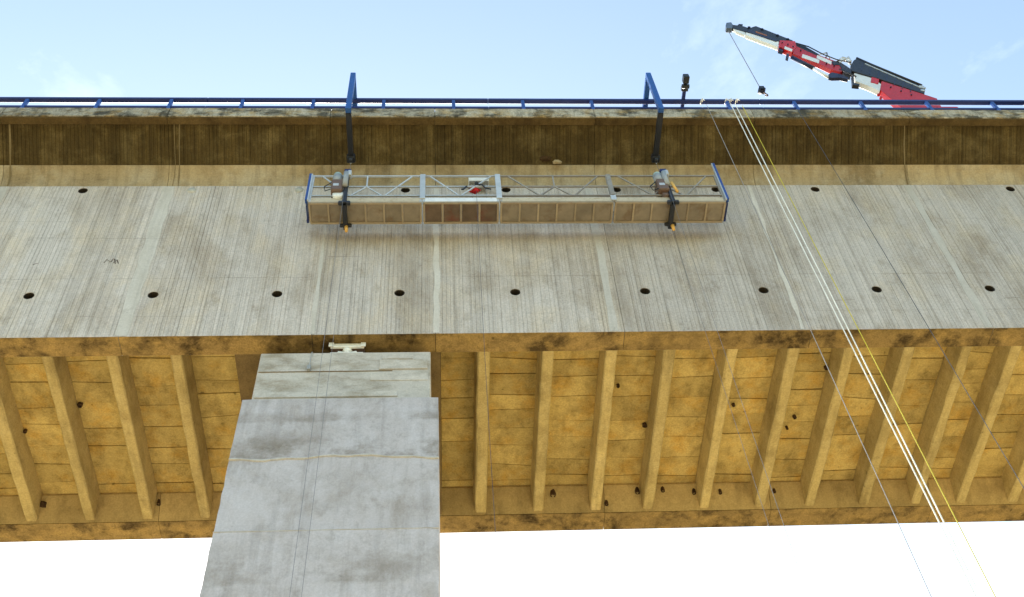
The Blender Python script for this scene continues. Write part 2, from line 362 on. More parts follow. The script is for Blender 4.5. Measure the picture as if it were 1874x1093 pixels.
for q in ((190, 482, 197, 474, .02), (196, 476, 203, 480, .015), (203, 480, 208, 474, .03), (210, 474, 211, 484, .035), (214, 476, 217, 483, .03), (207, 482, 213, 477, .015), (60, 485, 70, 482, .02), (386, 333, 392, 328, .02), (390, 334, 395, 329, .015)):
    stroke(*q)
for q in ((1528, 550, 1564, 549), (1836, 546, 1868, 545), (60, 436, 300, 437), (140, 579, 172, 580), (1108, 372, 1120, 371), (600, 470, 660, 470)): stroke(*q, .006, 'surface_crack')
# far web, deck and core
box('far_web', (XA, FO0+.05, PZ+.15), (XB, FO1-.03, 29.2), 'inside', BR)
yz('far_overhang', [(FO1-.1, 28.7), (25.2, 29.5), (25.2, 30.0), (FO1-.1, 29.9)], XA, XB, 'inside', BR)
box('edge_core', (XA, 14.45, 29.56), (XB, 14.70, 29.99), 'inside', BR)
box('deck', (XA, 14.80, 29.72), (XB, 25.1, 29.95), 'inside', BR)
box('core_slab', (XA, FI-.1, PZ+.08), (XB, FO0+.02, PZ+.30), 'inside', BR)
# cross ribs and the form panels between them
ribs = [at(px, py, Z=21.98).x for px, py in ((85, 655), (204, 653), (321, 651), (885, 645), (1003, 643), (1120, 640), (1227, 638), (1342, 637), (1455, 636), (1557, 636), (1666, 636), (1772, 636), (1862, 636))]
sp = 1.54
ribs = [ribs[0]-sp*k for k in range(5, 0, -1)]+ribs+[ribs[-1]+sp*k for k in range(1, 6)]
DX0, DX1 = at(429, 650, Z=21.95).x, at(806, 648, Z=21.95).x
RW = .285
for x in ribs:
    w0 = RW/2*random.uniform(.9, 1.1); v = []; ns = 14
    for k in range(ns+1):
        y = FI+.005+(FO0-.025-FI)*k/ns; zb = 21.985+random.uniform(-.007, .007); j = random.uniform(-.007, .007)
        ca, cb = random.uniform(.015, .05), random.uniform(.015, .05)
        v += [(x-w0+j+ca, y, zb), (x+w0+j-cb, y, zb), (x+w0+j, y, zb+cb), (x+w0+.05, y, PZ+.05), (x-w0-.05, y, PZ+.05), (x-w0+j, y, zb+ca)]
    f = []
    for k in range(ns):
        for q in range(6): f.append((k*6+q, k*6+(q+1) % 6, k*6+6+(q+1) % 6, k*6+6+q))
    f += [tuple(range(6)), tuple(range(ns*6, ns*6+6))]
    mesh('cross_rib', v, f, 'rib', BR)
def bay(xa, xb):
    n = random.choice((7, 8, 8, 9)); ys = [FI+.03]
    edges = []
    for k in range(n+1):
        y = FI+.03+(FO0-.05-FI-.03)*k/n + (random.uniform(-.12, .12) if 0 < k < n else 0)
        sk = random.uniform(-.025, .025) if 0 < k < n else 0
        if random.random() < .15 and 0 < k < n: sk *= 2.6
        edges.append((y-sk, y+sk))
    for k in range(n):
        g = random.uniform(.006, .012); z = PZ+random.uniform(-.012, .012); t = random.uniform(-.008, .008)
        a0, a1 = edges[k]; b0, b1 = edges[k+1]
        v = [(xa+.003, a0+g, z), (xb-.003, a1+g, z+t), (xb-.003, b1-g, z+t), (xa+.003, b0-g, z)]
        v += [(p[0], p[1], PZ+.075) for p in v]
        mesh('soffit_panel', v, BF, 'panel', BR, .004)
xs = [XA]+ribs+[XB]
for a, b in zip(ribs[:-1], ribs[1:]):
    if b-a > 3:
        bay(a+RW/2+.045, DX0-.003); bay(DX1+.003, b-RW/2-.045)
    else: bay(a+RW/2+.045, b-RW/2-.045)
# solid diaphragm over the pier
box('diaphragm', (DX0, FI+.03, 21.96), (DX1, FO0-.03, PZ+.07), 'dia', BR, .01)
# little drain stubs and dark clumps seen in the bays
def stub(px, py, r=.06, z=22.3):
    z = PZ-.05; c = at(px, py, Z=z); v = []; n = 10; f = []
    if c.y > FO0-.5:                                         # those on the sloping far haunch
        for _ in range(25):
            c = at(px, py, Z=z); z = .65*z+.35*min(PZ-.05, 21.93+max(0, FO0-c.y)/.42*(PZ-.06-21.93)-.03)
        c = at(px, py, Z=z)
    for rx_ in ribs:
        if abs(c.x-rx_) < RW/2+.06+r: c.x = rx_+math.copysign(RW/2+.06+r, c.x-rx_)
    rings = ((0, r), (-.05, r*1.05), (-.055, r*.72), (0, r*.6))
    p0 = Vector((c.x, c.y, z))
    for dz, rr in rings:
        for i in range(n):
            a = 2*math.pi*i/n; q = rr*random.uniform(.85, 1.15); v.append((p0.x+q*math.cos(a), p0.y+q*math.sin(a), z+dz))
    v2 = [(x, y, PZ+.03) for x, y, zz in v[:n]]
    base = len(v); v += v2
    for k in range(3):
        for i in range(n): f.append((k*n+i, k*n+(i+1) % n, (k+1)*n+(i+1) % n, (k+1)*n+i))
    for i in range(n): f.append((i, (i+1) % n, base+(i+1) % n, base+i))
    f.append(tuple(range(3*n, 4*n)))
    mesh('drain_stub', v, f, 'nest', BR)
for px, py, r, z in ((43, 789, .06, 22.4), (141, 741, .085, 22.4), (1131, 706, .05, 22.35), (1190, 778, .08, 22.5), (1012, 905, .10, 22.45), (1172, 900, .08, 22.45), (1213, 897, .07, 22.45), (1271, 901, .07, 22.45),
                    (1318, 901, .06, 22.4), (1342, 741, .055, 22.3), (1454, 763, .06, 22.4), (1440, 783, .045, 22.3), (1528, 673, .06, 22.4), (1756, 883, .085, 22.45), (1417, 899, .05, 22.3), (290, 921, .07, 22.4), (1110, 922, .06, 22.3)):
    stub(px, py, r*.8, z)
def clump(name, c, r, mat, parent, n=36, flat=(1, 1, 1)):
    v = []; f = []; nu, nv = 9, 6
    for j in range(nv+1):
        for i in range(nu):
            a = 2*math.pi*i/nu; b = math.pi*j/nv; q = r*random.uniform(.65, 1.2)
            v.append((c[0]+q*math.sin(b)*math.cos(a)*flat[0], c[1]+q*math.sin(b)*math.sin(a)*flat[1], c[2]+q*math.cos(b)*flat[2]))
    for j in range(nv):
        for i in range(nu): f.append((j*nu+i, j*nu+(i+1) % nu, (j+1)*nu+(i+1) % nu, (j+1)*nu+i))
    return mesh(name, v, f, mat, parent)
c = at(1000, 292, Y=15.45); clump('spalled_patch', c+Vector((0, 0, .03)), .13, 'nest', BR, flat=(1.5, .8, .5))
c = at(1020, 297, Y=15.5); clump('spalled_patch', c, .10, 'haunch', BR, flat=(1.5, .7, .6))

c = at(80, 925, Y=FO0-.25); clump('rotten_patch', c, .17, 'nest', BR, flat=(.8, 1, .5))
c = at(62, 940, Y=FO0-.06); clump('rotten_patch', c, .12, 'lip', BR, flat=(1, .8, .5))
# ------------------------------------------------------------------ pier
px0 = at(478, 645, Y=16.72); px1 = at(788, 645, Y=16.72)
CT = 16.72*ray(640, 645).z/ray(640, 645).y                  # top of cap
SH = 16.35; st0 = at(443, 729, Y=SH); st1 = at(803, 729, Y=SH); ST = st0.z*.5+st1.z*.5
P = thing('bridge_pier', ((st0.x+st1.x)/2, 20, GZ), 'tall grey concrete pier with stepped pale cap under the viaduct', 'pier')
cb = ST-.25
box('pier_cap', (px0.x, 16.72, ST-.3), (px1.x, 22.9, CT), 'cap', P, .02)
zm = at(640, 680, Y=16.72).z
box('formwork_board', (px0.x+.03, 16.703, zm-.007), (px1.x-.9, 16.73, zm+.007), 'dia', P)
box('formwork_board', (px0.x+.05, 16.69, at(640, 719, Y=16.7).z-.14), (px1.x-.75, 16.73, at(640, 719, Y=16.7).z+.05), 'cap', P, .01)
q0 = at(695, 655, Y=16.69)
pl = box('formwork_board', (q0.x, 16.69, zm+.05), (px1.x-.07, 16.73, CT-.32), 'cap', P, .006)
box('formwork_board', (q0.x+.05, 16.70, CT-.29), (px1.x-.42, 16.73, CT-.10), 'cap', P, .006)
box('formwork_board', (q0.x-.2, 16.705, zm-.36), (px1.x-.05, 16.73, zm-.03), 'cap', P, .006)
lv = [ST, at(640, 836, Y=SH).z, at(640, 969, Y=SH).z]
h = lv[1]-lv[2]
z = lv[2]
while z-h > GZ+.5: z -= h; lv.append(z)
lv.append(GZ-.3)
for i, (a, b) in enumerate(zip(lv[:-1], lv[1:])):
    nx = 18; x0, x1 = st0.x, st1.x; y0 = SH+(.012 if i % 2 else 0); y1 = 23.2
    v = []; f = []; nz = max(4, int((a-b)/.25))
    for r in range(nz+1):                                    # wavy pour line between lifts, slightly ragged arrises
        z = a-.006+(b-a+.012)*r/nz; e0, e1 = random.uniform(-.004, .016), random.uniform(-.016, .004)
        for k in range(nx+1):
            x = x0+(x1-x0)*k/nx + (e0 if k == 0 else e1 if k == nx else 0)
            wv = -.05*math.sin(k*.42+.4)+.018*math.sin(k*1.7)
            dz = wv if (i == 0 and r == nz) or (i == 1 and r == 0) else 0
            v.append((x, y0+random.uniform(-.004, .004)+(.012 if k in (0, nx) else 0), z+dz))
        v += [(x1+e1, y1, z), (x0+e0, y1, z)]
    m = nx+3
    f = [tuple(range(m)), tuple(range(nz*m, (nz+1)*m))]+[(r*m+k, r*m+(k+1) % m, r*m+m+(k+1) % m, r*m+m+k) for r in range(nz) for k in range(m)]
    mesh('pier_lift', v, f, 'pier', P)
box('shaft_core', (st0.x+.05, SH+.06, GZ), (st1.x-.05, 23.1, ST-.05), 'pier', P)
for i, zz in ((1, lv[1]), (2, lv[2])):
    v = []; f = []; nx = 40; hh = .035 if i == 1 else .014
    for k in range(nx+1):
        x = st0.x+(st1.x-st0.x)*k/nx; kk = k*18/nx
        z = zz+(-.05*math.sin(kk*.42+.4)+.018*math.sin(kk*1.7) if i == 1 else 0); e = hh*random.uniform(.5, 1.3)
        y = SH-.004; d = random.uniform(.008, .02)*(1 if i == 1 else .5)
        v += [(x, y+.02, z-e), (x, y-d, z-e*.6), (x, y-d*.6, z+e*.6), (x, y+.02, z+e)]
    for k in range(nx):
        for q in range(3): f.append((k*4+q, k*4+q+1, k*4+q+5, k*4+q+4))
    mesh('pour_joint', v, f, 'joint', P)
# box fixed on cap
b0 = at(565, 673, Y=16.66); jb = thing('junction_box', (b0.x, 16.66, b0.z-.08), 'small grey junction box fixed on the pale pier cap', 'box')
box('housing', (b0.x-.045, 16.62, b0.z-.09), (b0.x+.045, 16.719, b0.z+.07), 'grey', jb, .008)
tube('conduit', [(b0.x, 16.69, b0.z+.06), (b0.x+.01, 16.70, b0.z+.4), (b0.x+.02, 16.70, CT)], .012, 'grey', jb, 6)
# bearing between cap and girder
bl, br = at(604, 640, Y=16.80).x, at(667, 640, Y=16.80).x; bc = (bl+br)/2
B = thing('bridge_bearing', (bc, 17.1, CT), 'white steel bearing seated between pier cap and girder', 'bearing')
gt = 21.90
box('bottom_plate', (bl+.02, 16.735, CT+.001), (br-.02, 17.5, CT+.03), 'bearing', B, .006)
box('top_plate', (bl+.01, 16.735, gt-.15), (br-.01, 16.80, gt-.012), 'bearing', B, .008)
box('underside_shade_plate', (bl+.01, 16.802, gt-.13), (br-.01, 17.5, gt-.012), 'brownbox', B)  # added brown sheet, standing in for shade under the top plate
box('end_stop', (bl-.03, 16.70, gt-.16), (bl+.09, 16.733, gt-.009), 'white', B, .006); box('end_stop', (br-.09, 16.70, gt-.16), (br+.03, 16.733, gt-.009), 'white', B, .006)
hh = gt-.15-CT-.03
tube('rocker', [(bc, 16.86, CT+.03), (bc, 16.86, CT+.03+hh*.3), (bc, 16.86, CT+.03+hh*.5), (bc, 16.86, CT+.03+hh*.7), (bc, 16.86, gt-.15)], [.13, .11, .05, .10, .12], 'bearing', B, 18)
for s_ in (-1, 1):
    bar('guide', (bc+s_*.10, 16.86, CT+.03+hh*.5), (bc+s_*.23, 16.86, CT+.03+hh*.62), .08, .05, 'bearing', B)
    box('gap_shade_plate', (bc+s_*.34-.09, 17.1, CT+.031), (bc+s_*.34+.09, 17.2, gt-.151), 'brownbox', B)  # added brown plates holding the shade of the gap beside the rocker
# ------------------------------------------------------------------ parapet railing
RY = 14.47
R = thing('parapet_railing', (0, RY, 30.02), 'blue steel parapet railing running along the viaduct edge', 'railing')
rt = at(900, 181, Y=RY-.05).z
PS = (at(957, 192, Y=RY).x-at(443, 192, Y=RY).x)/4; p0 = at(443, 192, Y=RY).x
k = -12; posts = []
while p0+k*PS < 40: posts.append(p0+k*PS); k += 1
RX0, RX1 = posts[0]-1, posts[-1]+1
for a in range(0, len(posts)-1, 4):
    xa = posts[a]-PS/2+.003; xb = (posts[a+4] if a+4 < len(posts) else posts[-1]+PS)-PS/2-.003
    box('top_rail', (xa, RY-.07, rt-.11), (xb, RY+.07, rt), 'navy', R, .014)  # navy puts the underside shade of both rails into their blue
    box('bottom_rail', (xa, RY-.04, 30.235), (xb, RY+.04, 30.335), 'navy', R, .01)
for x in posts:
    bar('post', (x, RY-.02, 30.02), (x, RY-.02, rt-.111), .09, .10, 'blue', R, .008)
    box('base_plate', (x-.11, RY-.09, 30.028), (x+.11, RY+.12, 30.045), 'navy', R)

# ------------------------------------------------------------------ davits holding the platform
DY = 13.70
def davit(pxa, pya, pxb, pyb, pxh, pyh, label):
    a = at(pxa, pya, Y=DY); b = at(pxb, pyb, Y=DY); zt = a.z; zb = b.z-.05; x = (a.x+b.x)/2
    yh = zb*ray(pxh, pyh).y/ray(pxh, pyh).z
    D = thing('roof_davit', (x, 16, 29.95), label, 'davit', 'davits holding the suspended platform')
    bar('drop_leg', (x, DY, zb-.075), (x, DY, zt), .15, .15, 'davit', D, .012)
    bar('upper_arm', (x, DY+.08, zt-.075), (x, 17.6, zt-.075), .15, .15, 'davit', D, .012)
    bar('gusset', (x, DY+.02, zt-.35), (x, DY+.33, zt-.10), .05, .05, 'davit', D)
    bar('lower_arm', (x, DY+.08, zb), (x, yh-.12, zb), .15, .15, 'black', D, .012)  # blue arm coloured black for the shade on its underside
    bar('end_block', (x, yh-.16, zb-.02), (x, yh+.06, zb-.02), .24, .24, 'black', D, .03)
    tube('sheave', [(x-.05, yh-.05, zb-.15), (x+.05, yh-.05, zb-.15)], .08, 'black', D, 14)
    tube('shackle', [(x, yh, zb-.14), (x+.025, yh, zb-.20), (x, yh, zb-.26), (x-.025, yh, zb-.20), (x, yh, zb-.14)], .012, 'steel', D, 6)
    bar('deck_post', (x, 16.2, 29.96), (x, 16.2, zt-.151), .12, .12, 'davit', D, .01)
    box('ballast_frame', (x-.45, 16.6, 29.96), (x+.45, 17.7, 30.3), 'white', D, .02)
    for s in (-1, 1):
        bar('trestle_leg', (x+s*.34, 14.95, 29.96), (x+s*.05, 14.95, zt-.16), .06, .06, 'steel', D)
    box('saddle_plate', (x-.30, 14.85, zt-.17), (x+.30, 15.05, zt-.152), 'steel', D)
    return x, yh, zb
d1 = davit(647, 137, 637, 199, 640, 292, 'blue steel davit above the left winch of the suspended platform')
d2 = davit(1184, 137, 1211, 199, 1206, 292, 'blue steel davit above the right winch, next to the short outrigger beam')
a = at(1255, 145, Y=13.75); O = thing('outrigger_beam', (a.x, 16, 29.95), 'short dark blue outrigger beam poking straight out over the railing', 'beam')
bar('beam', (a.x, 13.75, a.z), (a.x, 17.0, a.z), .10, .10, 'navy', O, .01)
box('head_block', (a.x-.09, 13.62, a.z-.12), (a.x+.09, 13.86, a.z+.11), 'black', O, .02)
tube('sheave', [(a.x-.11, 13.95, a.z-.08), (a.x+.11, 13.95, a.z-.08)], .07, 'black', O, 12)
box('clamp', (a.x-.10, 14.0, a.z-.08), (a.x+.10, 14.12, a.z+.08), 'black', O, .01)
for s in (-1, 1): bar('trestle_leg', (a.x+s*.3, 15.0, 29.96), (a.x+s*.04, 15.0, a.z-.05), .05, .05, 'steel', O)
bar('deck_post', (a.x, 16.6, 29.96), (a.x, 16.6, a.z-.05), .1, .1, 'navy', O)

# ------------------------------------------------------------------ suspended platform
YN, YF = 15.12, 15.72
zb = at(940, 371, Y=YN).z                                   # underside of floor edge
PLx = [at(p, 366, Y=YN).x for p in (564, 773, 914, 1123, 1328)]
z3, z2, z1 = at(940, 323, Y=YN).z, at(940, 342, Y=YN).z, at(940, 358.5, Y=YN).z
PL = thing('suspended_platform', ((PLx[0]+PLx[-1])/2, 15.2, zb), 'long suspended work platform with metal guardrails hanging before the viaduct web', 'platform')
RM = ['steel', 'steel', 'dull', 'dull']; TM = ['toe', 'toewhite', 'toe', 'toe']; FM = ['floor', 'rust', 'floor', 'floor']; NP = [6, 4, 6, 6]
for i in range(4):
    a, b = PLx[i]+.012, PLx[i+1]-.012; m = RM[i]
    for z in (z3, z2, z1): bar('guard_rail', (a+.03, YN, z), (b-.03, YN, z), .045, .045, m, PL)
    for z in (z2-.35,): bar('back_rail', (a+.03, YF, z), (b-.03, YF, z), .04, .04, m, PL)
    for x in (a, b):
        bar('upright', (x+(.03 if x == a else -.03), YN, zb+.02), (x+(.03 if x == a else -.03), YN, z3+.03), .06, .06, m if i != 2 else 'dull', PL)
        bar('back_upright', (x+(.03 if x == a else -.03), YF, zb+.02), (x+(.03 if x == a else -.03), YF, z2-.33), .05, .05, m, PL)
    # W bracing between the rails
    L = b-a; yb = YN-.001
    fr = [(.10, z3, .42, z1), (.42, z1, .5, z2), (.5, z2, .64, z1), (.66, z1, .92, z3)] if NP[i] == 6 else [(.09, z3, .48, z1), (.5, z1, .92, z3)]
    if NP[i] == 6: fr = [(.09, z3, .36, z1), (.36, z1, .5, z2), (.5, z2, .645, z1), (.665, z1, .91, z3)]
    for u0, q0_, u1, q1_ in fr: bar('brace', (a+L*u0, yb, q0_), (a+L*u1, yb, q1_), .032, .036, m, PL)
    if NP[i] == 6: bar('brace', (a+L*.5, yb, z2+.02), (a+L*.5, yb, z3-.02), .03, .04, m, PL)
    box('toe_board', (a+.06, YN-.032, zb+.02), (b-.06, YN-.012, zb+.21), TM[i], PL, .004)
    box('back_toe_board', (a+.06, YF+.012, zb+.02), (b-.06, YF+.03, zb+.2), 'toe', PL, .004)
    box('side_beam', (a+.02, YN-.03, zb-.05), (b-.02, YN+.02, zb+.016), 'beam', PL, .004)
    box('side_beam', (a+.02, YF-.03, zb-.05), (b-.02, YF+.03, zb+.016), 'beam', PL, .004)
    for k in range(NP[i]):
        xa, xb = a+.03+(L-.06)*k/NP[i], a+.03+(L-.06)*(k+1)/NP[i]
        box('floor_panel', (xa+.028, YN+.022, zb-.012), (xb-.028, YF-.032, zb+.008), FM[i], PL)
        if k: box('floor_bearer', (xa-.025, YN+.022, zb-.045), (xa+.025, YF-.032, zb+.01), 'beam', PL)
    for x in (a+.03, b-.03): box('floor_bearer', (x-.026, YN+.022, zb-.045), (x+.026, YF-.032, zb+.01), 'beam', PL)
for i in (1, 2, 3):
    m = 'steel' if i < 3 else 'dull'
    box('coupling_plate', (PLx[i]-.075, YN-.06, zb+.15 if i < 3 else zb+.05), (PLx[i]+.075, YN-.034, z3+.03 if i < 3 else zb+.30), 'steel', PL, .005)
    if i == 3: box('coupling_plate', (PLx[i]-.06, YN-.055, zb+.35), (PLx[i]+.06, YN-.034, z3+.02), 'dull', PL, .005)
# end frames
for x, s, zt in ((PLx[0]-.045, -1, z3+.03), (PLx[-1]+.045, 1, z3+.62)):
    bar('end_upright', (x, YN-.02, zb+.05), (x, YN-.02, zt), .13, .06, 'blue', PL, .006)
    bar('end_flange', (x+.045*(-s), YN-.05, zb+.05), (x+.045*(-s), YN-.05, zt), .05, .035, 'steel', PL)
    bar('end_upright', (x, YF, zb+.05), (x, YF, z3-.3), .10, .06, 'navy', PL, .006)
    box('end_sheet', (x-.012, YN+.05, zb+.02), (x+.012, YF-.06, zb+.45), 'navy', PL)
    bar('end_rail', (x, YN+.05, z2), (x, YF-.05, z2-.2), .05, .05, 'blue', PL)
# stirrups, winches
wx = [d1[0], d2[0]]
def winch(x, yh, left):
    y = yh
    xx = x
    s = bar('stirrup_post', (xx, YN-.085, zb-.10), (xx, YN-.085, z3-.02), .075, .11, 'black', PL, .01)
    bar('stirrup_beam', (xx, YN-.14, zb-.115), (xx, YF+.14, zb-.115), .12, .14, 'black', PL, .01)
    bar('stirrup_post', (xx, YF+.10, zb-.05), (xx, YF+.10, z2), .075, .1, 'black', PL, .01)
    bar('stirrup_foot', (xx-.16, YN-.07, zb-.125), (xx+.16, YN-.07, zb-.125), .10, .12, 'black', PL, .02)
    bar('stirrup_foot', (xx-.16, YF+.02, zb-.125), (xx+.16, YF+.02, zb-.125), .09, .10, 'black', PL, .02)
    hz = z2-.04; hx = xx-.24 if left else xx-.16
    hst = box('hoist', (hx-.15, YN-.20, z1+.02), (hx+.15, YN+.22, z2+.10), 'brownbox', PL, .03)
    box('nameplate', (hx-.10, YN-.204, z1+.22), (hx+.05, YN-.199, z1+.34), 'steel', hst)
    tube('motor', [(hx-.03, YN-.05, z2+.09), (hx-.03, YN-.05, z3-.12)], .13, 'grey', hst, 16)
    tube('motor_cap', [(hx-.03, YN-.05, z3-.12), (hx-.03, YN-.05, z3-.02)], [.135, .11], 'teal', hst, 16)
    tube('gear_case', [(xx-.03, YN-.16, z2-.2), (xx-.03, YN-.16, z3-.08)], .075, 'grey', hst, 12)
    tube('rope_guard', [(hx+.05, YN-.10, z1-.05), (hx+.05, YN+.12, z1-.05)], .15 if left else .11, 'white' if left else 'brownbox', hst, 18)
    box('safety_lock', (xx-.10, YN-.17, z3-.02), (xx+.09, YN+.02, z3+.14), 'navy', PL, .02)
    box('lock_cover', (xx+.01, YN-.20, z3-.22), (xx+.11, YN-.04, z3+.02), 'steel', PL, .015)
    pts = [(hx-.1, YN-.18, z1+.1), (hx-.3, YN-.15, z1+.02), (hx-.34, YN-.12, z1+.3), (hx-.16, YN-.12, z2+.05)]
    tube('hose', pts, .014, 'dark', hst, 6)
    fz = zb-.17
    fb = tube('rope_weight', [(xx+(.02 if left else .05), YF+.02, fz), (xx+(.03 if left else .06), YF+.05, fz-.20)], [.05, .04], 'orange', PL, 10)
    if not left: tube('rope_sleeve', [(xx+.09, YN-.20, z2-.15), (xx+.16, YN-.21, zb+.2)], .04, 'orange', PL, 10)
winch(wx[0], d1[1], True); winch(wx[1], d2[1], False)
# things on the platform
q = at(876, 328, Y=YF-.05); wbx = thing('control_cabinet', (q.x, YF-.05, q.z-.2), 'white rectangular cabinet behind the guardrail of the rusty floored module', 'cabinet')
box('housing', (q.x-.29, YF-.08, q.z-.13), (q.x+.29, YF+.14, q.z+.13), 'white', wbx, .012)
box('bottom_cover', (q.x-.27, YF-.07, q.z-.155), (q.x+.27, YF+.13, q.z-.132), 'grey', wbx)
bar('bracket', (q.x-.2, YF+.03, zb+.1), (q.x-.2, YF+.03, q.z-.156), .03, .03, 'dull', wbx); bar('bracket', (q.x+.2, YF+.03, zb+.1), (q.x+.2, YF+.03, q.z-.156), .03, .03, 'dull', wbx)
q = at(868, 348, Y=YN+.10); rb = thing('cable_bundle', (q.x, YN+.10, q.z-.2), 'red bundle with dark straps tied to the platform guardrail', 'bundle')
o = clump('pouch', q, .14, 'redcloth', rb, flat=(1.25, .7, .8))
tube('strap', [q+Vector((.05, -.12, .10)), q+Vector((.2, -.16, .03)), q+Vector((.3, -.12, -.10)), q+Vector((.45, -.12, -.16))], .022, 'dark', rb, 6)
tube('strap', [q+Vector((-.1, .0, .08)), q+Vector((-.22, -.12, -.02)), q+Vector((-.3, -.12, -.16)), q+Vector((-.36, -.12, -.17))], .028, 'dark', rb, 6)
clump('knot', q+Vector((.06, -.14, .12)), .06, 'dark', rb)

# ------------------------------------------------------------------ ropes (all hang plumb)
def rope(name, top, zbot, r, mat, label, cat='rope', group=None, sway=.0, extra=None, drift=0):
    T = thing(name, (top.x, top.y, zbot), label, cat, group)
    n = 40; ph = random.uniform(0, 6)
    pts = []
    for k in range(n+1):
        t = k/n; z = top.z+(zbot-top.z)*t
        pts.append((top.x+drift*t+sway*math.sin(math.pi*t)*math.sin(ph+t*3), top.y, z))
    tube('strand', pts, r, mat, T, 6)
    if extra: extra(T)
    return T
RYO = 14.28
def loop(p):
    def f(T):
        pts = [Vector((p.x+.05*math.sin(a), RY+.10*math.cos(a)-.01, rt-.05+.085*math.sin(a*1.0))) for a in [i*.7 for i in range(10)]]
        tube('tie_loop', [Vector((p.x, RYO, rt-.35))]+[Vector((p.x, RYO+.05, rt-.16))]+pts, .016, 'ropewhite', T, 6)
    return f
def topof(px, py): 
    v = at(px, py, Y=RYO); return Vector((v.x, v.y, v.z))
GB = GZ+.05
t1 = topof(1337, 190); rope('hanging_rope', t1, GB, .0135, 'ropewhite', 'left strand of the two thick white ropes hanging from the railing', 'rope', 'white ropes on the railing', .03, loop(t1))
t2 = topof(1345, 190); rope('hanging_rope', t2, GB, .0135, 'ropewhite', 'right strand of the two thick white ropes hanging from the railing', 'rope', 'white ropes on the railing', .03, loop(t2), drift=-.05)
t3 = topof(1358, 193); rope('hanging_rope', t3, GB, .0095, 'ropeyellow', 'thin yellow rope hanging plumb beside the white ropes', 'rope', None, .04, loop(t3))
t4 = topof(1293, 192); rope('hanging_rope', t4, GB, .008, 'ropegrey', 'thin grey rope hanging between platform end and white ropes', 'rope', None, .05, loop(t4))
t5 = topof(1459, 199); rope('hanging_cable', t5, GB, .007, 'ropedark', 'thin dark cable hanging farthest right across the web', 'cable', None, .05)
def wires(d, px_, label1, label2):
    x, yh, z = d
    rope('suspension_wire', Vector((x, yh, z-.24)), z3+.10, .007, 'wire', label1, 'wire', 'suspension wires')
    rope('tail_wire', Vector((x-.03, YN-.16, z1)), GB, .0045, 'wire', label2[0], 'wire', 'tail wires')
    rope('tail_wire', Vector((x+.03, YF+.1, zb-.3)), GB, .0045, 'wire', label2[1], 'wire', 'tail wires')
wires(d1, 0, 'short wire between the left davit hook and the left winch', ('front tail wire hanging from left winch past the pier face', 'rear tail wire hanging from left winch past the pier face'))
wires(d2, 0, 'short wire between the right davit hook and the right winch', ('front tail wire hanging below the right winch of the platform', 'rear tail wire hanging below the right winch of the platform'))
q = at(872, 350, Y=YN-.08); rope('power_cable', q, GB, .005, 'ropedark', 'thin cable dropping from the red bundle in platform middle', 'cable', None, .05)

# ------------------------------------------------------------------ loader crane
CY = 17.4
def cprism(name, poly, d0, d1, mat, parent, bev=0): return prism(name, poly, d0*.48, d1*.48, mat, parent, min(bev, .012))
def cr(cx, cy): return at(1300+cx/4.259, 30+cy/4.259, Y=CY)
def crp(pts): return [cr(*p) for p in pts]
foot = cr(1850, 760)
CRN = thing('loader_crane', (foot.x, CY, 29.95), 'red and white loader crane boom reaching up over the railing', 'crane')
cprism('boom_head', crp([(122, 68), (160, 64), (172, 80), (168, 112), (122, 110), (116, 92)]), -.22, .22, 'brass', CRN, .03)
cprism('tip_bracket', crp([(168, 78), (262, 92), (350, 122), (345, 140), (262, 132), (170, 106)]), -.16, .16, 'black', CRN, .02)
cprism('tip_extension', crp([(172, 104), (272, 136), (266, 156), (200, 128)]), -.12, .12, 'white', CRN, .01)
cprism('tip_lug', crp([(205, 82), (222, 66), (252, 68), (250, 92), (236, 76), (220, 88)]), -.08, .08, 'black', CRN)
cprism('hydraulic_pack', crp([(330, 98), (352, 92), (640, 205), (640, 222), (535, 212), (300, 140), (296, 112)]), -.20, .20, 'black', CRN, .015)
cprism('hydraulic_cover', crp([(300, 120), (520, 205), (510, 216), (285, 140)]), -.235, -.205, 'ink', CRN)
cprism('outer_extension', crp([(276, 139), (534, 214), (526, 254), (270, 158)]), -.17, .17, 'white', CRN, .012)
cprism('boom_collar', crp([(538, 208), (658, 216), (668, 258), (636, 300), (560, 268), (528, 256)]), -.26, .26, 'red', CRN, .02)
cprism('collar_foot', crp([(530, 258), (568, 270), (562, 286), (528, 276)]), -.15, .15, 'ink', CRN)
cprism('collar_foot', crp([(592, 298), (614, 304), (606, 340), (586, 332)]), -.12, .12, 'ink', CRN)
cprism('knuckle_boom', crp([(650, 236), (840, 318), (960, 362), (1048, 400), (1050, 430), (1006, 452), (936, 432), (850, 392), (640, 308)]), -.20, .20, 'red', CRN, .015)
cprism('boom_ridge', crp([(662, 220), (716, 240), (842, 312), (836, 330), (664, 250)]), -.21, .12, 'black', CRN, .01)
cprism('white_plate', crp([(716, 314), (846, 360), (842, 386), (708, 340)]), -.225, -.202, 'white', CRN)  # thin white plate set proud of the red boom
cprism('white_plate', crp([(828, 322), (942, 370), (938, 396), (824, 346)]), -.225, -.202, 'white', CRN)
cprism('white_plate', crp([(576, 258), (636, 282), (630, 300), (572, 278)]), -.285, -.262, 'white', CRN)
c0 = [cr(636, 322), cr(804, 406), cr(922, 478)]
tube('cylinder_barrel', [c0[0], c0[1]], .085, 'ink', CRN, 14); tube('cylinder_rod', [c0[1], c0[2]], .055, 'white', CRN, 14)
cprism('knuckle_link', crp([(918, 464), (944, 448), (1010, 462), (1076, 488), (1070, 504), (1010, 490), (946, 492), (922, 488)]), -.14, .14, 'ink', CRN, .01)
cprism('knuckle_plate', crp([(940, 372), (990, 368), (1060, 410), (1100, 440), (1090, 480), (1040, 460), (1000, 400), (950, 398)]), -.25, .25, 'black', CRN, .02)
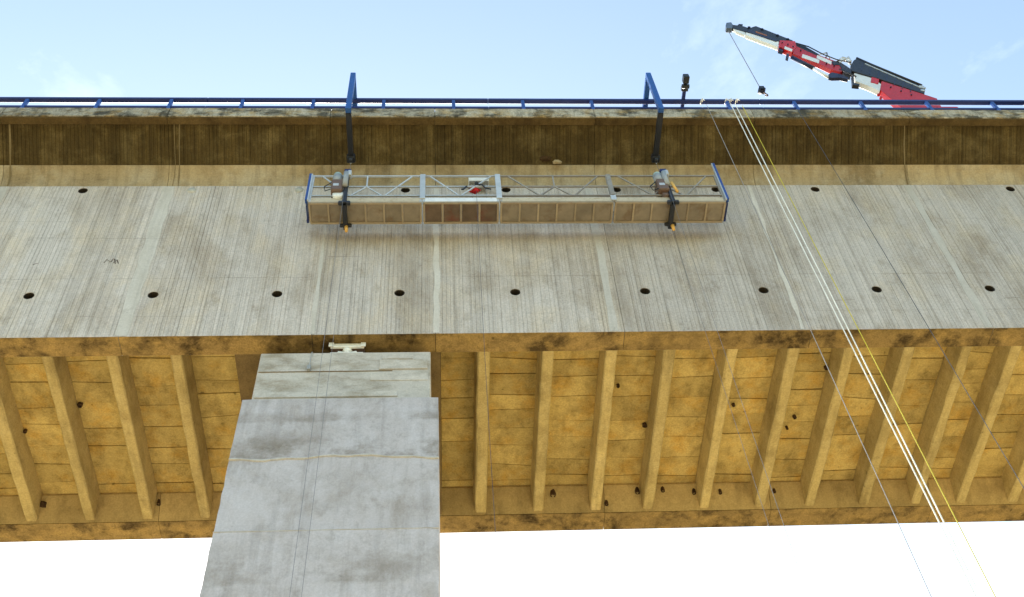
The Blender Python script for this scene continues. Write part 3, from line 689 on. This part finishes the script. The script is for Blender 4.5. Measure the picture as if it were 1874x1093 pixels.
for a_, b_ in (((992, 372), (1070, 356)), ((1000, 384), (1082, 372)), ((1030, 366), (1088, 396)), ((1060, 352), (1090, 372))):
    p, q = cr(*a_), cr(*b_); mid = (p+q)/2+Vector((0, -.1, .12)); tube('hydraulic_hose', [p+Vector((0, -0.113, 0)), mid+Vector((0, -0.084, 0)), q+Vector((0, -0.113, 0))], .045, 'steel', CRN, 8)
tube('hose_loop', [cr(842, 300), cr(880, 290), cr(908, 284), cr(914, 304), cr(930, 330)], .03, 'steel', CRN, 6)
tube('hose_loop', [cr(900, 322), cr(912, 300), cr(908, 286)], .03, 'black', CRN, 6)
cprism('main_pack', crp([(1112, 368), (1140, 352), (1162, 364), (1650, 566), (1668, 590), (1662, 632), (1330, 520), (1098, 452), (1086, 412)]), -.30, .25, 'black', CRN, .02)
tube('pack_pipe', [cr(1135, 350)+Vector((0, -0.126, 0)), cr(1240, 400)+Vector((0, -0.139, 0)), cr(1640, 566)+Vector((0, -0.139, 0))], .05, 'black', CRN, 10)
tube('pack_pipe', [cr(1200, 398)+Vector((0, -0.143, 0)), cr(1640, 588)+Vector((0, -0.143, 0))], .03, 'steel', CRN, 8)
cprism('boom_lettering', crp([(352, 138), (440, 168), (436, 176), (348, 146)]), -.25, -.24, 'orange2', CRN)
for k in range(7):
    a_ = 1180+k*64; b_ = 392+k*27.5; cprism('pack_rib', crp([(a_, b_), (a_+6, b_+2), (a_-8, b_+62), (a_-14, b_+60)]), -.33, -.301, 'ink', CRN)
tube('boom_hose', [cr(668, 236)+Vector((0, -.14, 0)), cr(760, 268)+Vector((0, -.16, .03)), cr(880, 330)+Vector((0, -.16, 0)), cr(980, 372)+Vector((0, -.16, .06)), cr(1090, 400)+Vector((0, -.2, 0))], .028, 'dark', CRN, 6)
tube('boom_hose', [cr(1000, 440)+Vector((0, -.16, 0)), cr(1060, 470)+Vector((0, -.2, -.1)), cr(1130, 500)+Vector((0, -.16, 0))], .03, 'dark', CRN, 6)
for q in ((300, 108), (400, 122), (520, 170), (600, 200)):
    p = cr(*q); box('pipe_clip', (p.x-.05, CY-.14, p.z-.03), (p.x+.05, CY+.1, p.z+.07), 'ink', CRN)
for q in ((555, 232), (600, 246), (640, 262), (700, 290), (900, 392), (960, 410), (1400, 580), (1480, 610), (1560, 640)):
    p = cr(*q); tube('bolt', [p+Vector((0, -.17, 0)), p+Vector((0, -.10, 0))], .028, 'ink', CRN, 8)
for q in ((1638, 572), (1656, 584), (1650, 604)):
    p = cr(*q); tube('pulley', [p+Vector((0, -0.151, 0)), p+Vector((0, -0.118, 0))], .09, 'steel', CRN, 14)
cprism('inner_extension', crp([(1118, 462), (1250, 500), (1328, 548), (1316, 602), (1238, 566), (1128, 524)]), -.22, .22, 'white', CRN, .015)
cprism('extension_bracket', crp([(1098, 470), (1114, 474), (1118, 534), (1160, 542), (1158, 554), (1104, 548)]), -.16, .16, 'black', CRN)
cprism('boom_collar', crp([(1252, 494), (1312, 506), (1304, 552), (1244, 536)]), -.27, .27, 'red', CRN, .02)
cprism('main_boom', crp([(1330, 528), (1668, 634), (1760, 664), (1800, 740), (1800, 860), (1560, 800), (1400, 664), (1318, 596)]), -.26, .26, 'red', CRN, .02)
for q in ((1310, 612), (1328, 636)):
    p = cr(*q); tube('bolt', [p+Vector((0, -0.042, 0)), p+Vector((0, .05, 0))], .05, 'red', CRN, 8)
bs = cr(1850, 800); box('crane_column', (bs.x-.4, CY-.35, 29.96), (bs.x+.4, CY+.35, bs.z+.3), 'red', CRN, .03)
box('crane_base', (bs.x-1.2, CY-1.0, 29.955), (bs.x+1.2, CY+1.0, 30.9), 'black', CRN, .05)
hk = cr(400, 580)
HK = thing('crane_hook', (hk.x, CY, hk.z-.5), 'dark hook block dangling on a thin cable from the crane tip', 'hook')
tp = cr(146, 112)
tube('hoist_cable', [Vector((hk.x, CY, tp.z)), hk+Vector((0, 0, .1))], .016, 'wire', HK, 6)
tube('block', [hk+Vector((-.11, 0, .05)), hk+Vector((.11, 0, -.05))], .13, 'ink', HK, 16)
box('block_cheek', (hk.x-.11, CY-.15, hk.z-.12), (hk.x+.08, CY-.135, hk.z+.11), 'dark', HK, .01)
h0 = hk+Vector((.05, 0, -.14))
tube('hook', [h0+Vector(q)*.62 for q in ((0, 0, 0), (.06, 0, -.22), (.14, 0, -.34), (.12, 0, -.48), (.0, 0, -.50), (-.04, 0, -.42))], [.03, .028, .028, .028, .024, .015], 'brownbox', HK, 10)
